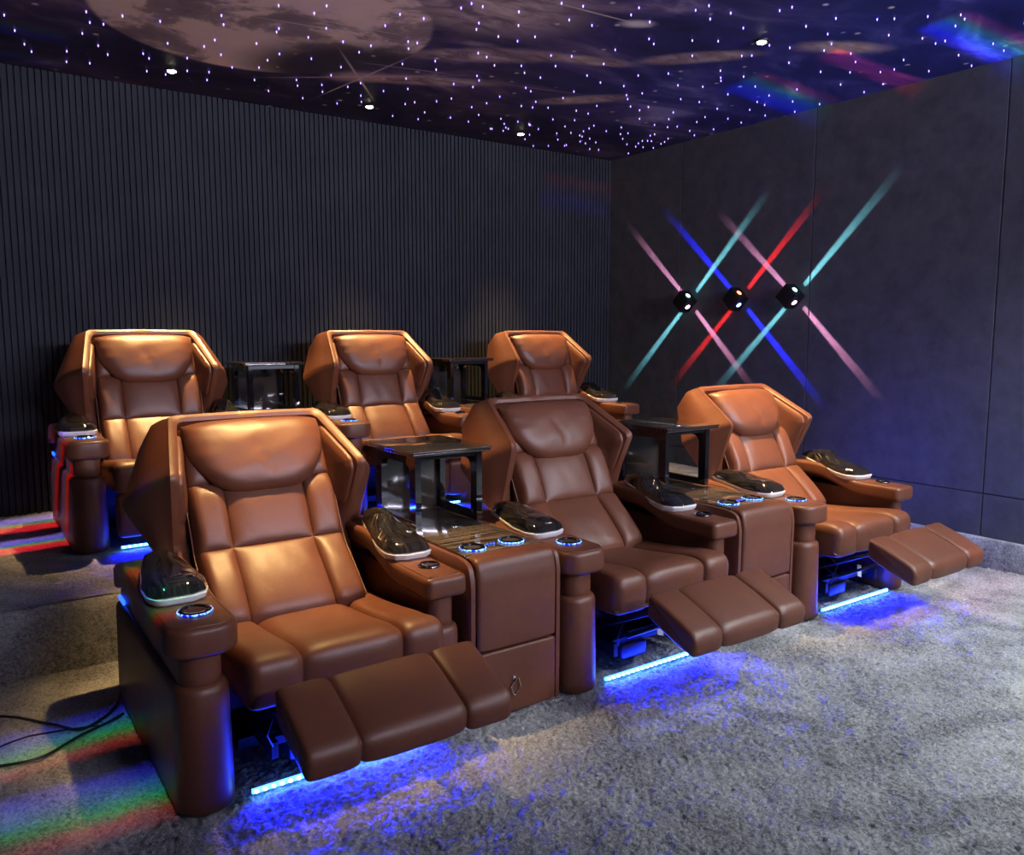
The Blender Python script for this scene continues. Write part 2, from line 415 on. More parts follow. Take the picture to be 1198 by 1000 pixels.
# right wall made of fabric panels
rw = MB()
seams = [-3.07, -1.63, -.19, 1.247, 2.687, 4.130, 5.567, YW+.05]
rw2 = MB(); rw2.box(XW+.012, XW+.12, YFR-.1, YW+.15, -.02, ZC+.05)
struct(rw2.build('wall_right_backing', M['wallback'], smooth=False, auto=None)).name = 'wall_right'
ys = [YFR-.1]+seams
for a, b_ in zip(ys[:-1], ys[1:]):
    for (z0, z1) in ((0.0, .4995), (.5, ZC+.02)):
        rw.box(XW, XW+.02, a+.0035, b_-.0035, z0+.003, z1-.003, .004)
struct(rw.build('wall_right', M['panel'], smooth=False, auto=None))
for nm, bx in (('wall_left', (XL-.1, XL, YFR-.1, YW+.15, -.02, ZC+.05)), ('wall_front', (XL-.1, XW+.1, YFR-.1, YFR, -.02, ZC+.05))):
    q = MB(); q.box(*bx); struct(q.build(nm, M['panel'], smooth=False, auto=None))
ce = MB(); ce.box(XL-.1, XW+.12, YFR-.1, YW+.15, ZC, ZC+.08)
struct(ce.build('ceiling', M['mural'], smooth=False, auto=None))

# ------------------------------------------------------------------ recliner
CX = 0.585
def puffed(profile, x0, x1, seams, bulge, endr, mask=None, per=16, wr=0.0, seamw=0.0):
    """cushion: a closed (y,z) profile swept along x, pinched at the seams"""
    P = np.array(profile, float); m = len(P)
    T = np.roll(P, -1, 0)-np.roll(P, 1, 0); T /= np.linalg.norm(T, axis=1)[:, None]
    Nn = np.stack([T[:, 1], -T[:, 0]], 1)
    c = P.mean(0)
    if ((P-c)*Nn).sum() < 0: Nn = -Nn
    mk = np.ones(m) if mask is None else np.array(mask, float)
    xs = []; ins = []
    knots = [x0]+list(seams)+[x1]
    for j in range(len(knots)-1):
        a, b = knots[j], knots[j+1]
        for k in range(per+1):
            if k == 0 and j > 0: continue
            t = .5-.5*math.cos(PI*k/per)
            first, last = j == 0, j == len(knots)-2
            e = abs(2*t-1)
            d = bulge*(e**5)
            if e > .93: d += .006*((e-.93)/.07)**2
            if (first and t < .5) or (last and t > .5):
                # rounded end
                q = (t*(b-a) if t < .5 else (1-t)*(b-a))
                d = bulge*.6*e**5 + (endr*(1-math.sqrt(max(0, 1-(1-min(1, q/endr))**2))) if q < endr else 0)
            xs.append(a+(b-a)*t); ins.append(d)
    mb = MB(); rings = []
    for x, d in zip(xs, ins):
        rings.append([(x, P[i, 0]-Nn[i, 0]*d*mk[i], P[i, 1]-Nn[i, 1]*d*mk[i]) for i in range(m)])
    mb.rings(rings); return mb
def smooth_profile(ctrl, n=12):
    """closed polyline with rounded corners: ctrl = (y, z, radius)"""
    out = []; m = len(ctrl)
    for i in range(m):
        p = Vector(ctrl[i][:2]); a = Vector(ctrl[i-1][:2]); b = Vector(ctrl[(i+1) % m][:2]); r = ctrl[i][2]
        da = (a-p); db = (b-p); ra = min(r, da.length*.48); rb = min(r, db.length*.48)
        s = p+da.normalized()*ra; e = p+db.normalized()*rb
        if r <= 0.002: out.append(tuple(p)); continue
        for k in range(n+1):
            t = k/n; q = s*(1-t)**2+p*2*t*(1-t)+e*t*t; out.append(tuple(q))
    # resample long edges
    res = []
    for i in range(len(out)):
        a = out[i]; b = out[(i+1) % len(out)]; d = math.hypot(a[0]-b[0], a[1]-b[1])
        if d < 1e-5: continue
        k = max(1, int(d/.03))
        for j in range(k): res.append((a[0]+(b[0]-a[0])*j/k, a[1]+(b[1]-a[1])*j/k))
    return res

def pod(mb_top, mb_trim, x0, x1, y0, y1, z, side, lift):
    """black faceted lid with a white rim: wide blunt nose at y0, narrowing tail at y1"""
    cx = (x0+x1)/2; w_ = (x1-x0)/2; ln = y1-y0
    def outline(ex):
        pts = [(-.55, 0), (.35, 0), (.8, .05), (1.0, .17), (.97, .34), (.78, .62), (.50, .86), (.18, .99), (-.12, 1.0), (-.45, .9), (-.78, .62), (-1.0, .34), (-1.0, .14), (-.8, .03)]
        if side < 0: pts = [(-a, b) for a, b in pts][::-1]
        return [(cx+a*w_*(1+ex), y0+(b-.45)*ln*(1+ex)+.45*ln) for a, b in pts]
    zf = lambda y: z+lift*sst(y0+.05, y1, y)
    o0 = densify(outline(.05), .012)
    n = len(o0)
    rr = []
    cxy = (cx, y0+.45*ln)
    def ring(o, sc_, dz):
        return [(cxy[0]+(x-cxy[0])*sc_, cxy[1]+(y-cxy[1])*sc_, zf(y)+dz) for x, y in o]
    mb_trim.rings([ring(o0, .88, -.010), ring(o0, .97, .004), ring(o0, 1.0, .022), ring(o0, .96, .027)])
    mb_top.rings([ring(o0, .95, .022), ring(o0, .985, .030), ring(o0, .90, .056), ring(o0, .60, .080), ring(o0, .25, .084)])

def cup(parent, x, y, z, r=.052, ring='sparkle', name='cup_holder'):
    b = MB(); b.lathe([(r+.009, z-.006), (r+.009, z+.007), (r+.003, z+.011), (r-.004, z+.010), (r-.007, z+.003), (r-.014, z+.001), (.001, z+.001)], (x, y, 0))
    o = b.build(name, M['black'], parent)
    wl = MB(); wl.lathe([(r-.006, z+.0035), (r-.016, z+.0015), (.001, z+.0015)], (x, y, 0), 24); wl.build('cup_well_shade', M['cloth'], o)  # flat dark disc, shade of a deep hole put into its colour
    g = MB(); g.tube([(x+(r+.009)*math.cos(a), y+(r+.009)*math.sin(a), z+.004) for a in [2*PI*k/40 for k in range(40)]], .0035 if ring == 'sparkle' else .002, 6, True)
    g.build('light_ring' if ring == 'sparkle' else 'rim_ring', M[ring], o)
    return o

def make_arm(root, left):
    if left: bx0, bx1, px0, px1, rise, yb = .022, .212, .0, .238, .035, .02
    else: bx0, bx1, px0, px1, rise, yb = .962, 1.122, .945, 1.128, .085, .05
    # base body with rounded front post
    mb = MB(); base = densify(rrect(bx0, bx1, yb, 1.18, .085 if left else .07, .03, 8), .05)
    rr = []
    for (z, i_) in ((0.004, .010), (.012, .0), (.05, -.002), (.20, .0), (.36, .003), (.415, .004), (.432, .008), (.440, .016), (.444, .028)):
        rr.append([(x, y, z) for x, y in inset(base, i_)])
    nk = inset(base, .026)
    rr += [[(x, y, z) for x, y in nk] for z in (.447, .47, .54, .60)]
    mb.rings(rr)
    arm = mb.build('arm', M['leather'], root, auto=50)
    # pad
    pm = MB(); out = densify(rrect(px0, px1, 0 if left else .03, 1.02, .085 if left else .03, .03, 8), .03)
    slab(pm, out, .552 if left else .568, .655, .022, (lambda x, y: rise*sst(.28, .62, y)-.05*sst(.8, 1.05, y)))
    pad = pm.build('arm_pad', M['leather'], root, auto=60)
    tp = MB()
    o2 = inset(out, .018)
    tp.tube([(x, y, .6545+rise*sst(.28, .62, y)-.05*sst(.8, 1.05, y)) for x, y in o2], .0022, 5, True)
    tp.build('piping', M['leather'], pad)
    t_, w_ = MB(), MB()
    if left: pod(t_, w_, .008, .212, .275, .745, .662, 1, rise*.8)
    else: pod(t_, w_, .940, 1.135, .31, .77, .664, -1, rise*.85)
    lid = t_.build('control_lid', M['pod'], root, auto=38); lid['label'] = 'faceted glossy black lid'
    w_.build('lid_trim', M['white'], lid)
    cup(root, (.125 if left else 1.042), (.165 if left else .195), .660, .046 if left else .034, 'sparkle' if left else 'silver')
    if left:
        g = MB(); g.box(bx0+.015, bx0+.024, 1.04, 1.14, .452, .470); g.build('groove_light', M['blue_ring'], root)

def back_xform(piv, th):
    sn, cs = math.sin(th), math.cos(th)
    def f(x, s, n): return (CX+x, piv[0]+s*sn-n*cs, piv[1]+s*cs+n*sn)
    return f

def make_recliner(openr, th, piv):
    root = empty('recliner')
    make_arm(root, True); make_arm(root, False)
    # seat
    prof = smooth_profile([(.60, .47, .02), (.30, .495, .2), (.02, .535, .10), (-.055, .50, .06), (-.045, .345, .03), (.05, .335, .02), (.60, .34, .02)])
    mask = [1 if z > .36 else .35 for (y, z) in prof]
    st = puffed(prof, .236, .985 if openr else .975, (.425, .81), .024, .035, mask)
    # keep the rear part of the seat between the arms
    v = []
    for (x, y, z) in st.v:
        if x > .93: x = .93+(x-.93)*(1-sst(.0, .06, y)) if y > 0 else x
        v.append((x, y, z))
    st.v = v
    st.build('seat', M['leather'], root, auto=None)
    # footrest
    if openr:
        prof = smooth_profile([(-.195, .492, .02), (-.33, .445, .2), (-.478, .378, .05), (-.462, .280, .03), (-.32, .325, .1), (-.185, .385, .03)])
        ft = puffed(prof, .268, .998, (.445, .82), .012, .014)
    else:
        prof = smooth_profile([(-.03, .345, .02), (-.06, .33, .03), (-.062, .20, .2), (-.05, .085, .03), (.03, .08, .03), (.05, .33, .02)])
        ft = puffed(prof, .24, .955, (.425, .80), .014, .02)
    ft.build('footrest', M['leather'], root, auto=None)
    # backrest cushion as a closed height field on the leaning plane
    F = back_xform(piv, th)
    cols = [(-.315, -.172), (-.172, .172), (.172, .315)]; rows = [(.02, .375), (.375, .66), (.66, .93)]
    nu, nv = 18, 18
    us = []; 
    for ci, (a, b) in enumerate(cols):
        for k in range(nu+1):
            if k == 0 and ci: continue
            us.append((a+(b-a)*(.5-.5*math.cos(PI*k/nu)), ci))
    vs_ = []
    for ri, (a, b) in enumerate(rows):
        for k in range(nv+1):
            if k == 0 and ri: continue
            vs_.append((a+(b-a)*(.5-.5*math.cos(PI*k/nv)), ri))
    def base_n(s):
        return .040*(1-sst(.0, .33, s)) - .022*sst(.2, .38, s)*(1-sst(.38, .6, s)) + .005
    pts = []
    wr = np.random.default_rng(3)
    for (s, ri) in vs_:
        a, b = rows[ri]; tv = abs(2*(s-a)/(b-a)-1); fv = (1-tv**3.5)
        row = []
        for (x, ci) in us:
            a2, b2 = cols[ci]; tu = abs(2*(x-a2)/(b2-a2)-1); fu = (1-tu**3.5)
            outer = (ci == 0 and x < (a2+b2)/2) or (ci == 2 and x > (a2+b2)/2)
            if outer: fu = (1-tu**5)*.8+.2*(1-tu)
            pf = (max(0, fu)*max(0, fv))**.6
            n = base_n(s)-.008+.030*pf+.0015*math.sin(x*60+s*25)*pf
            if outer: n -= .05*tu**7
            if ri == 0 and s < .09: n -= .05*((.09-s)/.07)**2
            xx = x*(1+.03*(1-sst(.0, .35, s)))
            row.append(F(xx, s-(.012*(1-(x/.32)**2) if ri == 0 and s < .1 else 0), n))
        pts.append(row)
    R_, C_ = len(pts), len(pts[0]); verts = [p for r in pts for p in r]; faces = []
    for i in range(R_-1):
        for j in range(C_-1): faces.append((i*C_+j, i*C_+j+1, (i+1)*C_+j+1, (i+1)*C_+j))
    bk = len(verts)
    for (s, ri) in vs_:
        for sgn in (-1, 1): verts.append(F(sgn*.30, s, -.13))
    for i in range(R_-1):
        faces.append((i*C_, (i+1)*C_, bk+2*(i+1), bk+2*i)); faces.append((i*C_+C_-1, bk+2*i+1, bk+2*(i+1)+1, (i+1)*C_+C_-1)); faces.append((bk+2*i, bk+2*(i+1), bk+2*(i+1)+1, bk+2*i+1))
    faces.append(tuple([bk, bk+1]+[j for j in range(C_-1, -1, -1)])); faces.append(tuple([bk+2*(R_-1), bk+2*(R_-1)+1]+[(R_-1)*C_+j for j in range(C_-1, -1, -1)]))
    br = link('backrest', verts, faces, M['leather'], root, True, 70)
    for sgn in (-1, 1):
        pp = MB()
        pp.tube([F(sgn*.322*(1+.03*(1-sst(0, .35, s))), s, base_n(s)-.042) for s in np.linspace(.05, .9, 30)], .0035, 6)
        pp.build('piping', M['leather'], br)
    # headrest pillow
    hp = MB(); NU, NV = 44, 26
    front = []; backp = []
    W = .300
    def hs(u, v):
        bot = .598+.165*abs(u)**3.8; top = .945-.02*abs(u)**3
        return bot+(top-bot)*v
    for i in range(NV+1):
        v = i/NV; fr = []; bb = []
        for j in range(NU+1):
            u = -1+2*j/NU; ue = math.sin(u*PI/2)
            x = W*ue*(1-.035*(1-v)**2); s = hs(ue, v)
            e = max(0, 1-abs(ue)**5)**.5*max(0, 1-abs(2*v-1)**2.6)**.5
            n = .012+.030*(1-v)*0+.075*e*(.85+.25*v)
            # gathered ends and the centre crease
            n += .004*math.sin(s*95+1.5*ue)*(abs(ue)**5)*e + .0010*math.sin(x*38+s*22)*e+.0009*math.sin(x*21-s*50)*e
            n -= .010*math.exp(-((x-.0-.02*math.sin(s*30))/.010)**2)*sst(.0, .35, v)*(1-sst(.35, .8, v))*e
            n += .0*v
            fr.append(F(x, s, n+.012)); bb.append(F(x*.97, s*.99+.006, -.01*e+.008))
        front.append(fr); backp.append(bb)
    rows_ = []
    V = [p for r in front for p in r]+[p for r in backp for p in r]; K = (NU+1); O = K*(NV+1); f = []
    for i in range(NV):
        for j in range(NU):
            f.append((i*K+j, i*K+j+1, (i+1)*K+j+1, (i+1)*K+j)); f.append((O+i*K+j, O+(i+1)*K+j, O+(i+1)*K+j+1, O+i*K+j+1))
    for j in range(NU):
        f.append((j, O+j, O+j+1, j+1)); a = NV*K+j; f.append((a, a+1, O+a+1, O+a))
    for i in range(NV):
        a = i*K; f.append((a, a+K, O+a+K, O+a)); a = i*K+NU; f.append((a, O+a, O+a+K, a+K))
    link('headrest', V, f, M['leather'], root, True, 75)
    # hooded back shell with side wings
    #            x     s     n
    rim = [(0, 1.0, .0), (.335, .995, .0), (.412, .625, .18), (.385, .43, -.115), (.345, .02, -.12)]
    rear = [(0, .985, -.14), (.430, .945, -.14), (.548, .66, -.13), (.425, .40, -.165), (.385, .02, -.18)]
    mid = [(0, 1.012, -.07), (.395, 1.0, -.065), (.500, .650, .035), (.412, .415, -.14), (.375, .02, -.15)]
    lip = [(0, .965, .002), (.305, .962, .0), (.378, .622, .168), (.360, .44, -.112), (.325, .02, -.115)]
    rec = [(0, .955, -.055), (.300, .95, -.05), (.318, .62, -.06), (.325, .40, -.125), (.312, .02, -.12)]
    def path(nodes, rad=.10, per=9):
        full = [(-x, s, n) for (x, s, n) in nodes[::-1]]+[p for p in nodes[1:]]
        pts = []
        P = [Vector(p) for p in full]
        for i in range(len(P)-1):
            a, b = P[i], P[i+1]; lo = 0 if i == 0 else rad; hi = 1 if i == len(P)-2 else 1-rad
            if i > 0 and i != (len(P)-1)//2 or i == (len(P)-1)//2:
                # corner blend at P[i]
                if i > 0:
                    pv = P[i-1]; s0 = P[i]+(pv-P[i])*rad; e0 = P[i]+(b-P[i])*rad
                    for k in range(6):
                        t = k/6; pts.append(s0*(1-t)**2+P[i]*2*t*(1-t)+e0*t*t)
            for k in range(per+(1 if i == len(P)-2 else 0)):
                pts.append(a+(b-a)*(lo+(hi-lo)*k/per))
        return pts
    sects = [rec, lip, 'r1', rim, 'm', mid, rear]
    Prec, Plip, Prim, Pmid, Prear = [path(q) for q in (rec, lip, rim, mid, rear)]
    mm = len(Prim); rings = []
    for i in range(mm):
        r0, l0, m0, q0, e0 = Prec[i], Plip[i], Prim[i], Pmid[i], Prear[i]
        d = (m0-l0); nrm = Vector((0, 0, .010))
        seq = [r0, l0-(l0-r0)*.10, l0+nrm*.4, l0+d*.5+nrm, m0+nrm*.4, m0+(q0-m0)*.10, m0+(q0-m0)*.55+(Vector((0, .004, 0))), q0, q0+(e0-q0)*.5, e0, Vector((e0.x*.80, e0.y-.01, e0.z-.02)), Vector((e0.x*.8, e0.y-.02, e0.z+.03)), Vector((r0.x*.97, r0.y-.01, r0.z-.03))]
        rings.append([F(*p) for p in seq])
    sh = MB(); sh.rings(rings)
    # rear panel closing the shell
    n1 = len(sh.v)
    bp = []
    for i in range(mm):
        e = Prear[i]; bp.append((e.x*.82, e.y-.01, e.z-.012))
    half = mm//2
    for i in range(half+1):
        a, b = bp[i], bp[mm-1-i]
        for k in range(9):
            t = k/8; sh.v.append(F(a[0]+(b[0]-a[0])*t, a[1]+(b[1]-a[1])*t, min(a[2], b[2])-.03*math.sin(PI*t)))
    for i in range(half):
        for k in range(8): sh.f.append((n1+i*9+k, n1+i*9+k+1, n1+(i+1)*9+k+1, n1+(i+1)*9+k))
    shell = sh.build('back_shell', M['leather'], root, auto=38)
    # padded inner panel of each wing
    def lerp(a, b, t): return Vector(a)+(Vector(b)-Vector(a))*t
    for sgn in (-1, 1):
        def S(v): return Vector((sgn*v[0], v[1], v[2]))
        A, T, B = S(lip[1]), S(lip[2]), S(lip[3]); A2, T2, B2 = S(rec[1]), S(rec[2]), S(rec[3])
        ctr = (A+T+B+T2)/4
        # outline polygon in the wing plane: top, tip, bottom, back
        poly = [lerp(A, T, .14), lerp(A, T, .9), lerp(T, B, .12), lerp(T, B, .70), lerp(T2, B2, .35), lerp(A2, T2, .25)]
        outl = []
        m_ = len(poly)
        for i in range(m_):
            p = poly[i]; a = poly[i-1]; b = poly[(i+1) % m_]
            s0 = p+(a-p)*.22; e0 = p+(b-p)*.22
            for k in range(6):
                t = k/5; outl.append(s0*(1-t)**2+p*2*t*(1-t)+e0*t*t)
        c0 = sum(outl, Vector((0, 0, 0)))/len(outl)
        nn = ((T-A).cross(B-A)).normalized()
        if nn.x*sgn > 0: nn = -nn
        rg = []
        for (sc_, h) in ((1.0, -.02), (1.0, .004), (.985, .011), (.95, .016), (.6, .021), (.25, .022)):
            rg.append([F(*(c0+(p-c0)*.93*sc_+nn*h)) for p in outl])
        wp = MB(); wp.rings(rg); wpo = wp.build('wing_pad', M['leather'], shell, auto=50)
    # frame, mechanism and light strip under the seat
    fr = MB(); fr.box(.24, .955, .55, .60, .03, .46); fr.box(.24, .955, .30, .60, .22, .335)
    fr.build('seat_frame', M['cloth'], root, smooth=False, auto=None)
    mc = MB()
    if openr:
        for x in (.36, .86):
            mc.tube([(x, .35, .14), (x, .05, .28), (x, -.20, .40)], .009, 6); mc.tube([(x+.02, .30, .30), (x+.02, .04, .20), (x+.02, -.25, .36)], .009, 6)
            mc.box(x-.012, x+.012, .10, .58, .09, .15)
        mc.box(.36, .86, .14, .17, .12, .15); mc.box(.36, .86, .05, .08, .27, .29)
        mc.box(.42, .58, .12, .28, .05, .12, .01)
    mc.box(.30, .90, .35, .55, .03, .07)
    mo = mc.build('recline_mechanism', M['dark'], root)
    if openr:
        q = MB(); Mx = Matrix.Translation((.60, .05, .20)) @ Matrix.Rotation(.35, 4, 'Y') @ Matrix.Rotation(-.3, 4, 'X')
        q.box(-.022, .022, -.001, .001, -.04, .03, 0, Mx); q.build('care_tag', M['paper'], mo, smooth=False, auto=None)
        q = MB(); q.tube([(.30, .05, .33), (.33, .02, .28), (.31, .03, .22), (.34, .06, .16)], .003, 6); q.build('cable', M['cable'], mo)
    ly = .055 if openr else .02
    ls = MB(); ls.box(.262, .93, ly, ly+.012, .010, .024)
    lso = ls.build('light_strip', M['blue_led'], root, smooth=False, auto=None)
    bd = MB()
    for k in range(22):
        x = .275+k*.03; bd.lathe([(.001, 0), (.008, .002), (.008, .008), (.001, .012)], (x, ly-.004, .014), 8)
    bd.build('led_beads', M['bead'], lso)
    return root

def chair_lights(x, y, z, openr):
    # blue strip light under the seat front
    o = add_light('under_seat_glow', 'AREA', (x+.60, y+(.05 if openr else -.0), z+.035), 34.0 if openr else 14.0, (0.002, 0.004, 1.0), (x+.60, y-.5, z-.22), shape='RECTANGLE', size=.66, size_y=.02, spread=math.radians(130))
    o = add_light('under_seat_glow', 'AREA', (x+.60, y+.10, z+.05), 4, (0.004, 0.008, 1.0), (x+.60, y+.2, z+.6), shape='RECTANGLE', size=.6, size_y=.02)

front = make_recliner(True, math.radians(34.1), (.48, .42))
back = make_recliner(False, math.radians(27.5), (.395, .40))
LF = ['reclined brown leather chair at the left end of the front row, nearest to the camera',
      'reclined brown leather chair in the middle of the front row, dark headrest, between two consoles',
      'reclined leather chair at the right end of the front row, beside the panelled wall']
LB = ['upright leather chair at the left end of the raised back row, footrest folded in',
      'upright leather chair in the middle of the raised back row, against the slatted wall',
      'upright leather chair at the right end of the raised back row, near the room corner']
for i, x in enumerate(FX):
    o = front if i == 0 else copy_tree(front)
    o.location = (x, YF, 0.004); tag(o, LF[i], 'recliner', 'reclined chairs of the front row'); chair_lights(x, YF, 0, True)
for i, x in enumerate(BX):
    o = back if i == 0 else copy_tree(back)
    o.location = (x, YB, ZR+.004); tag(o, LB[i], 'recliner', 'chairs of the raised back row'); chair_lights(x, YB, ZR, False)

# ------------------------------------------------------------------ console between two chairs
def make_console():
    root = empty('console')
    W0, W1 = 0.0, .470       # between the right arm of one chair and the left arm of the next
    prof = smooth_profile([(.055, .01, .01), (.052, .60, .03), (.075, .672, .05), (.16, .684, .02), (1.12, .684, .03), (1.15, .01, .02)], 8)
    def cheek(x0, x1, name):
        b = MB(); c = (.6, .34)
        rr = []
        for (x, s) in ((x0, .985), (x0+.004, 1.0), (x1-.004, 1.0), (x1, .985)):
            rr.append([(x, c[0]+(y-c[0])*s, c[1]+(z-c[1])*s) for y, z in prof])
        b.rings(rr); return b.build(name, M['leather'], root, auto=50)
    cheek(.0, .028, 'side_panel'); cheek(.434, .460, 'side_panel')
    b = MB(); b.box(.028, .434, .09, 1.14, .01, .660); b.build('body', M['leather'], root, auto=None, smooth=False)
    # upper flap folds over the top edge
    p2 = smooth_profile([(.044, .302, .012), (.040, .60, .02), (.058, .690, .055), (.145, .693, .01), (.145, .655, .01), (.085, .65, .01), (.085, .302, .01)], 8)
    f1 = puffed(p2, .034, .432, (), .010, .014, per=24); f1.build('front_flap', M['leather'], root, auto=50)
    p3 = smooth_profile([(.046, .012, .012), (.046, .294, .012), (.085, .294, .01), (.085, .012, .01)], 6)
    f2 = puffed(p3, .034, .432, (), .006, .010, per=20); dr = f2.build('drawer', M['leather'], root, auto=50)
    # four-lobed pull
    q = MB(); pts = []
    cx, cz = .215, .125
    for k in range(48):
        a = 2*PI*k/48; r = .022+.007*abs(math.cos(2*(a)))**1.5
        xx, zz = r*math.cos(a)*.8, r*math.sin(a)*1.25
        ca, sa = math.cos(-.25), math.sin(-.25)
        pts.append((cx+xx*ca-zz*sa, .038, cz+xx*sa+zz*ca))
    q.tube(pts, .0034, 6, True)
    q.lathe([(.001, 0), (.007, .002), (.007, .008), (.001, .011)], (0, 0, 0), 12, Matrix.Translation((cx-.010, .046, cz+.040)) @ Matrix.Rotation(PI/2, 4, 'X'))
    q.build('drawer_pull', M['silver'], dr)['label'] = 'small silver four-lobed pull'
    t = MB(); t.box(.030, .432, .13, 1.12, .664, .688, .004); wt = t.build('veneer_top', M['wood'], root)
    e = MB(); e.tube([(.030, .14, .689), (.030, 1.1, .689)], .0025, 6); e.build('edge_trim', M['silver'], wt)
    cup(root, .120, .225, .690, .046); cup(root, .325, .235, .690, .046)
    s = MB(); s.box(.19, .245, .215, .255, .688, .693, .002); sp = s.build('switch_panel', M['black'], root)
    for k in range(3):
        s = MB(); s.lathe([(.001, 0), (.005, 0), (.004, .0025), (.001, .003)], (.202+k*.016, .235, .693), 10)
        s.build('button', M['blue_ring'], sp)
    s = MB(); s.box(.245, .30, .60, .62, .688, .6905, .001); s.build('socket_plate', M['silver'], root)
    return root
con = make_console()
CX0 = 1.150
# ------------------------------------------------------------------ side table standing on a console
def make_table():
    root = empty('tray_table')
    x0, x1, y0, y1, H = .035, .400, .045, .455, .365
    def side(xc, name):
        t = .030; b = MB()
        # frame with an arched opening: loft outer rectangle to inner opening on both faces
        oy0, oy1, oz0, oz1 = y0, y1, 0, H-.02
        iy0, iy1, iz0, iz1 = y0+.055, y1-.055, .035, H-.065
        inner = [(iy1, iz0), (iy1, iz1-.05)]+[(iy1-.05+.05*math.cos(a), iz1-.05+.05*math.sin(a)) for a in [PI/2*k/6 for k in range(1, 7)]]+[(iy0+.05-.05*math.sin(a), iz1-.05+.05*math.cos(a)) for a in [PI/2*k/6 for k in range(0, 7)]]+[(iy0, iz0)]
        outer = []
        c = ((iy0+iy1)/2, (iz0+iz1)/2)
        for (y, z) in inner:
            dy, dz = y-c[0], z-c[1]
            k = min(((oy1-c[0])/dy if dy > 0 else (oy0-c[0])/dy) if abs(dy) > 1e-6 else 1e9, ((oz1-c[1])/dz if dz > 0 else (oz0-c[1])/dz) if abs(dz) > 1e-6 else 1e9)
            outer.append((c[0]+dy*k, c[1]+dz*k))
        def fix(o, tgt):
            j = min(range(len(o)), key=lambda i: (o[i][0]-tgt[0])**2+(o[i][1]-tgt[1])**2); o[j] = tgt
        for tg in ((oy0, oz0), (oy1, oz0), (oy0, oz1), (oy1, oz1)): fix(outer, tg)
        n_ = len(inner); v = []
        for x in (xc-t/2, xc+t/2):
            v += [(x, y, z) for y, z in outer]+[(x, y, z) for y, z in inner]
        f = []
        for i in range(n_):
            j = (i+1) % n_
            f += [(i, j, n_+j, n_+i), (2*n_+i, 3*n_+i, 3*n_+j, 2*n_+j), (i, 2*n_+i, 2*n_+j, j), (n_+i, n_+j, 3*n_+j, 3*n_+i)]
        b.add(v, f); return b.build(name, M['black'], root, smooth=False, auto=None)
    side(x0+.015, 'side_frame'); side(x1-.015, 'side_frame')
    b = MB(); b.box(x0+.03, x1-.03, y1-.022, y1-.004, .0, H-.02); b.build('back_panel', M['ebony'], root, smooth=False, auto=None)
    b = MB(); b.box(x0+.03, x1-.03, y0+.006, y0+.022, H-.045, H-.02); b.build('front_rail', M['black'], root, smooth=False, auto=None)
    b = MB(); b.box(0, .425, 0, .50, H-.020, H-.006, .003); b.box(-.004, .429, -.004, .504, H-.006, H+.004, .003)
    b.build('tabletop', M['ebony'], root)
    return root
tab = make_table()
CL = ['brown leather console between the left and middle front-row chairs, silver pull on its drawer',
      'brown leather console between the middle and right front-row chairs',
      'leather console between the left and middle back-row chairs', 'leather console between the middle and right back-row chairs']
TL = ['glossy black tray table on the console between the left and middle front-row chairs',
      'glossy black tray table on the console between the middle and right front-row chairs',
      'glossy black tray table on the console between the left and middle back-row chairs',
      'glossy black tray table on the console between the middle and right back-row chairs']
k = 0
for (X, Y, Z) in ((FX[0], YF, .004), (FX[1], YF, .004), (BX[0], YB, ZR+.004), (BX[1], YB, ZR+.004)):
    c = con if k == 0 else copy_tree(con); c.location = (X+CX0, Y, Z); tag(c, CL[k], 'console', 'leather consoles between the chairs')
    t = tab if k == 0 else copy_tree(tab); t.location = (X+1.197, Y+.615, Z+.6885); tag(t, TL[k], 'table', 'black tray tables on the consoles')
    k += 1

# ------------------------------------------------------------------ ceiling downlights
def make_downlight():
    root = empty('ceiling_downlight')
    b = MB(); b.lathe([(.028, -.006), (.046, -.008), (.050, -.001), (.050, .004), (.026, .004)]); b.build('rim', M['dark'], root)
    b = MB(); b.lathe([(.001, -.0145), (.018, -.014), (.028, -.008), (.028, .003), (.001, .003)]); b.build('lens', M['lamp'], root)
    return root
dl = make_downlight()
DL = ['lit ceiling downlight below the edge of the painted moon, leftmost in view', 'lit ceiling downlight by the painted star burst, above the middle back-row chair', 'lit ceiling downlight nearest the slatted wall and room corner', 'lit ceiling downlight over the right front-row chair, in the blue painted clouds']
for i, (sx, sy) in enumerate([SPOTS[0], SPOTS[1], SPOTS[2], SPOTS[4]]):
    o = dl if i == 0 else copy_tree(dl); o.location = (sx, sy, ZC-.002); tag(o, DL[i], 'ceiling light', 'ceiling downlights')

# ------------------------------------------------------------------ fibre optic points in the ceiling
star = MB(); star.lathe([(.0006, -.014), (.0028, -.010), (.0034, -.004), (.0028, .004)], n=8)
so = star.build('fibre_light', M['star'])
SL = 'tiny violet fibre light in the dark painted night-sky ceiling'
pts = []
g = .235
for iy in range(int((YW-1.4)/g)):
    for ix in range(int((XW+.2)/g)):
        if random.random() < .08: continue
        x = .02+ix*g+random.uniform(-.1, .1); y = 1.5+iy*g+random.uniform(-.1, .1)
        if x < XW-.03 and y < YW-.03:
            d = Vector((x, y, ZC-1.6)); zc = d.dot(fw); u = 599+952.8*d.dot(rt)/zc; vv = 500-952.8*d.dot(up)/zc
            if -15 < u < 1215 and vv > -15: pts.append((d.length, x, y))
for _ in range(26):
    x = random.uniform(4.0, XW-.05); y = random.uniform(5.2, YW-.05); pts.append((Vector((x, y, 1.776)).length, x, y))
pts.sort()
for i, (_, x, y) in enumerate(pts[:300]):
    o = so if i == 0 else so.copy()
    if i: col.objects.link(o)
    o.location = (x, y, ZC); tag(o, SL, 'fibre light', 'fibre lights in the star ceiling')
rest = MB()
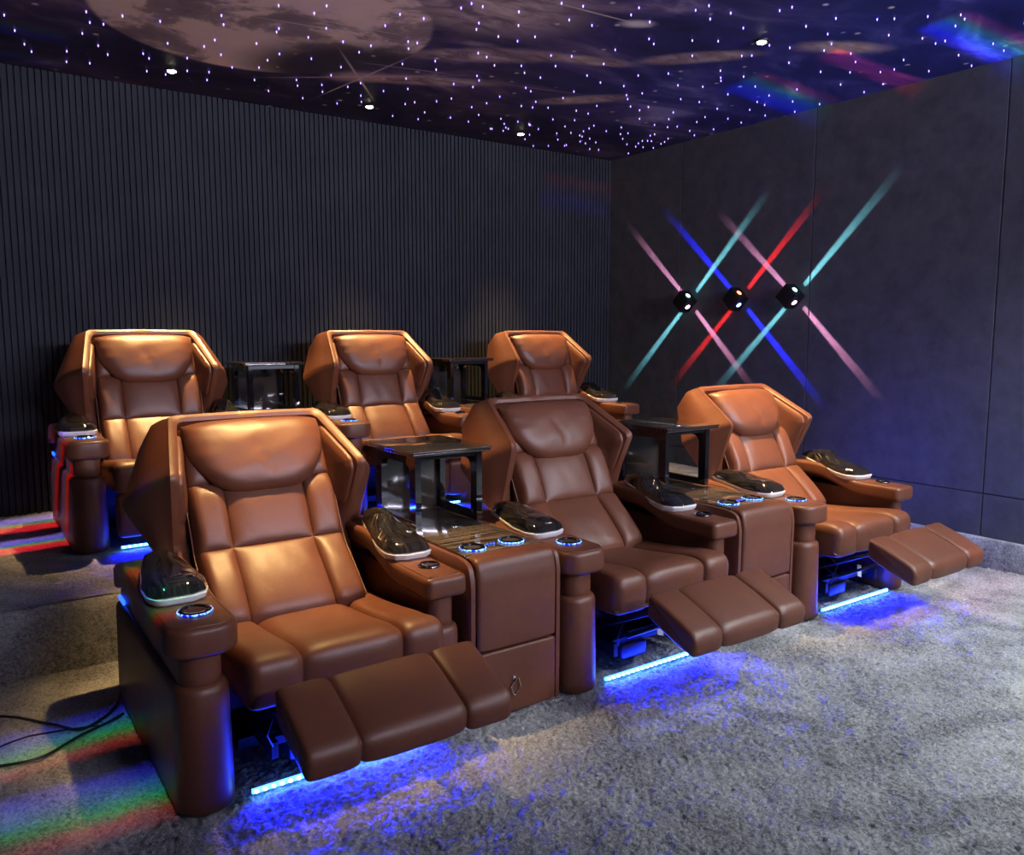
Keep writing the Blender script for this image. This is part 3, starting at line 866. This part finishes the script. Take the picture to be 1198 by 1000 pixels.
for (_, x, y) in pts[300:]: rest.lathe([(.0006, -.014), (.0028, -.010), (.0034, -.004), (.0028, .004)], (x, y, ZC), 6)
tag(rest.build('fibre_light_field', M['star']), 'field of tiny violet fibre lights in the far part of the night-sky ceiling', 'fibre lights', None, 'stuff')

# ------------------------------------------------------------------ light nodes with a shaped beam
def beam_nodes(light, build):
    light.use_nodes = True; t = light.node_tree; em = t.nodes['Emission']
    tc = N(t, 'ShaderNodeTexCoord'); sp = N(t, 'ShaderNodeSeparateXYZ'); t.links.new(tc.outputs['Normal'], sp.inputs[0])
    def mth(op, a, b=None, c=None):
        q = N(t, 'ShaderNodeMath', operation=op)
        for i, s in enumerate((a, b, c)):
            if s is None: continue
            if isinstance(s, (int, float)): q.inputs[i].default_value = s
            else: t.links.new(s, q.inputs[i])
        return q.outputs[0]
    az = mth('ABSOLUTE', sp.outputs[2])
    u = mth('DIVIDE', sp.outputs[0], az); v = mth('DIVIDE', sp.outputs[1], az)
    build(t, em, u, v, mth)
def smoothn(t, x, a, b, lo=0.0, hi=1.0):
    mr = N(t, 'ShaderNodeMapRange', interpolation_type='SMOOTHSTEP'); t.links.new(x, mr.inputs[0])
    mr.inputs[1].default_value = a; mr.inputs[2].default_value = b; mr.inputs[3].default_value = lo; mr.inputs[4].default_value = hi
    return mr.outputs[0]

# ------------------------------------------------------------------ wall lamps with four thin beams
GAP = .05
def wall_beam(y, z, ang, color, energy, reach):
    d = Vector((0, math.cos(ang), math.sin(ang)))
    p = Vector((XW-GAP, y, z))+d*.08
    o = add_light('wall_lamp_beam', 'SPOT', p, energy, color, None, spot_size=math.radians(100), spot_blend=0.1, shadow_soft_size=0.0)
    zl = -d; yl = Vector((1, 0, 0)); xl = yl.cross(zl)
    o.matrix_world = Matrix(((xl.x, yl.x, zl.x, p.x), (xl.y, yl.y, zl.y, p.y), (xl.z, yl.z, zl.z, p.z), (0, 0, 0, 1)))
    def build(t, em, u, v, mth):
        # u: in the wall plane, v: towards the wall; distance along the wall r = GAP / v
        uu = mth('ABSOLUTE', u)
        vv = mth('MAXIMUM', v, .001)
        r = mth('DIVIDE', GAP, vv)
        # thin beam: half width in metres is about 16 mm plus a little spread
        wdt = mth('DIVIDE', mth('MULTIPLY', uu, r), mth('MULTIPLY_ADD', r, .022, .022))
        edge = smoothn(t, wdt, .5, 1.1, 1, 0)
        fade = smoothn(t, r, reach*.1, reach*1.15, 1, 0)
        far = mth('POWER', fade, 1.9)
        g3 = mth('POWER', mth('ADD', r, .02), 3.0)
        s = mth('MULTIPLY', mth('MULTIPLY', g3, far), edge)
        t.links.new(s, em.inputs['Strength'])
    beam_nodes(o.data, build)
def sconce(y, z, colA, colB, label):
    root = empty('wall_lamp', (XW, y, z)); tag(root, label, 'wall lamp', 'beam lamps on the panelled wall')
    R45 = Matrix.Rotation(PI/4, 4, 'X')
    b = MB(); b.box(-.125, -.004, -.074, .074, -.074, .074, .006, R45); b.build('housing', M['dark'], root)
    b = MB(); b.box(-.004, .006, -.04, .04, -.04, .04, .0, R45); b.build('mount', M['dark'], root)
    for k in range(4):
        a = PI/4+k*PI/2
        Mx = Matrix.Rotation(a-PI/2, 4, 'X') @ Matrix.Translation((-.075, 0, .0735))
        l = MB(); l.lathe([(.022, -.004), (.022, .003), (.014, .007), (.001, .008)], (0, 0, 0), 16, Mx)
        l.build('lens', colB[1] if k in (0, 2) else colA[1], root)
    for k in range(4):
        # the beam angles are measured in the wall plane from +Y (away from the camera)
        c = colA if k in (0, 2) else colB
        angs = [math.radians(135), math.radians(45), math.radians(-45), math.radians(-135)]
    for ang, c in ((math.radians(134), colA), (math.radians(43), colB), (math.radians(-45), colA), (math.radians(-135), colB)):
        wall_beam(y, z, ang, c[0], c[2], c[3])
mC = simple('cyan_lens', (.1, .3, .3), .3, emit=(.4, 1, .95), es=12); mP = simple('pink_lens', (.3, .1, .2), .3, emit=(1, .6, .8), es=12)
mR = simple('red_lens', (.3, .05, .02), .3, emit=(1, .12, .05), es=12); mB = simple('blue_lens', (.02, .05, .3), .3, emit=(.2, .3, 1), es=12)
BE = 6500
cyan = ((.25, .85, .88), mC, BE*1.0, 1.2); pink = ((1.0, .38, .62), mP, BE*1.0, 1.12)
red = ((1.0, .02, .02), mR, BE*1.3, 1.1); blue = ((.015, .02, 1.0), mB, BE*2.0, 1.25)
sconce(5.44, 1.895, cyan, pink, 'small black cube wall lamp with cyan and pink beams, nearest the room corner')
sconce(4.84, 1.897, red, blue, 'small black cube wall lamp with red and blue beams, middle of three')
sconce(4.27, 1.900, cyan, pink, 'small black cube wall lamp with cyan and pink beams, farthest from the room corner')

# ------------------------------------------------------------------ rainbow bands thrown by the party projector
def band(src, c, axis, half_len, half_w, stops, energy):
    """spot aimed at c; the stripe runs along 'axis', colours change across it"""
    c = Vector(c); src = Vector(src); zl = (src-c).normalized(); xl = Vector(axis); xl = (xl-zl*xl.dot(zl)).normalized(); yl = zl.cross(xl)
    D = (src-c).length
    o = add_light('projector_band', 'SPOT', src, energy, (1, 1, 1), None, spot_size=math.radians(50), spot_blend=.1, shadow_soft_size=0.0)
    o.matrix_world = Matrix(((xl.x, yl.x, zl.x, src.x), (xl.y, yl.y, zl.y, src.y), (xl.z, yl.z, zl.z, src.z), (0, 0, 0, 1)))
    def build(t, em, u, v, mth):
        a = half_len/D; b = half_w/D
        mu = smoothn(t, mth('ABSOLUTE', u), a*.8, a*1.1, 1, 0)
        fac = N(t, 'ShaderNodeMapRange'); t.links.new(v, fac.inputs[0]); fac.inputs[1].default_value = -b; fac.inputs[2].default_value = b
        cr = N(t, 'ShaderNodeValToRGB'); e = cr.color_ramp.elements
        while len(e) < len(stops): e.new(.5)
        for k, (p_, cc) in enumerate(stops): e[k].position = p_; e[k].color = (*cc, 1)
        t.links.new(fac.outputs[0], cr.inputs['Fac']); t.links.new(cr.outputs[0], em.inputs['Color']); t.links.new(mu, em.inputs['Strength'])
    beam_nodes(o.data, build)
K0 = (0, 0, 0)
RB = [(0, K0), (.2, (.05, .05, 1)), (.42, (.05, .35, .7)), (.6, (.05, .7, .15)), (.8, (.7, .08, .05)), (1, K0)]
BR_ = [(p, c) for p, c in [(0, K0), (.12, (1, .02, .03)), (.35, (1, .03, .04)), (.5, (.1, .4, .1)), (.62, (.15, .15, 1)), (.85, (.3, .2, .8)), (1, K0)]]
RED = [(0, K0), (.3, (1, .05, .08)), (.7, (1, .05, .08)), (1, K0)]
band((3.9, 1.0, 1.0), (5.28, 4.06, ZC), (1, .12, 0), .50, .17, RB, 1800)
band((3.9, 1.0, 1.0), (5.30, 2.62, ZC), (1, .02, 0), .48, .17, RB, 1300)
band((3.9, 1.0, 1.0), (5.28, 3.35, ZC), (1, .05, 0), .5, .09, RED, 1800)
LS = (-1.3, 4.2, 2.7)
LF_ = (.30, 2.9, 3.2)
band(LF_, (.15, 3.50, 0), (-1, -.12, 0), .70, .22, RB, 330)
band(LF_, (.15, 2.95, 0), (-1, .02, 0), .70, .24, RB, 360)
band(LS, (.2, 6.22, ZR), (1, .12, 0), .8, .20, BR_, 1000)
band(LS, (.2, 5.60, ZR), (1, .10, 0), .8, .17, BR_, 1000)
band((-1.0, 2.5, 1.2), (.35, 5.75, ZC), (1, .05, 0), .35, .10, RB, 300)
band((-1.0, 2.5, 1.2), (.35, 6.30, ZC), (1, .05, 0), .38, .07, RB, 300)
band((2.5, 1.0, 1.8), (5.35, YW, 2.98), (1, 0, -.06), .42, .20, [(0, K0), (.3, (.05, .05, 1)), (.6, (.1, .05, .1)), (.8, (1, .08, .1)), (1, K0)], 1100)
band((3.9, 1.0, 2.8), (5.2, 2.35, 0), (1, .2, 0), .5, .3, [(0, K0), (.5, (1, .3, .42)), (1, K0)], 260)
# blue spill of the right chair on the wall beside it
add_light('chair_side_glow', 'AREA', (FX[2]+1.16, YF+.55, .55), 12, (.06, .04, 1.0), (XW, YF+.3, .95), shape='RECTANGLE', size=.9, size_y=.03)

# ------------------------------------------------------------------ cable on the floor
def cable(pts, r, name, label):
    P = [Vector(p) for p in pts]; out = []
    for i in range(len(P)-1):
        p0 = P[max(i-1, 0)]; p1 = P[i]; p2 = P[i+1]; p3 = P[min(i+2, len(P)-1)]
        for k in range(10):
            t = k/10; out.append(.5*((2*p1)+(-p0+p2)*t+(2*p0-5*p1+4*p2-p3)*t*t+(-p0+3*p1-3*p2+p3)*t**3))
    out.append(P[-1]); b = MB(); b.tube(out, r, 8); tag(b.build(name, M['cable']), label, 'cable')
cable([(.62, 3.85, .10), (.56, 3.86, .02), (.49, 3.68, .012), (.36, 3.56, .012), (.26, 3.68, .012), (.09, 3.88, .012), (-.2, 4.0, .012)], .006, 'power_cable', 'black power cable curving over the carpet beside the left front-row chair, upper strand')
cable([(.520, 3.61, .012), (.45, 3.56, .012), (.34, 3.50, .012), (.20, 3.40, .012), (.05, 3.42, .012), (-.2, 3.5, .012)], .006, 'power_cable', 'black power cable on the carpet beside the left front-row chair, lowest strand')
cable([(.42, 3.53, .022), (.25, 3.60, .012), (.12, 3.60, .012), (-.15, 3.45, .012)], .004, 'power_cable', 'thin black cable lying between the two thicker ones on the left carpet')
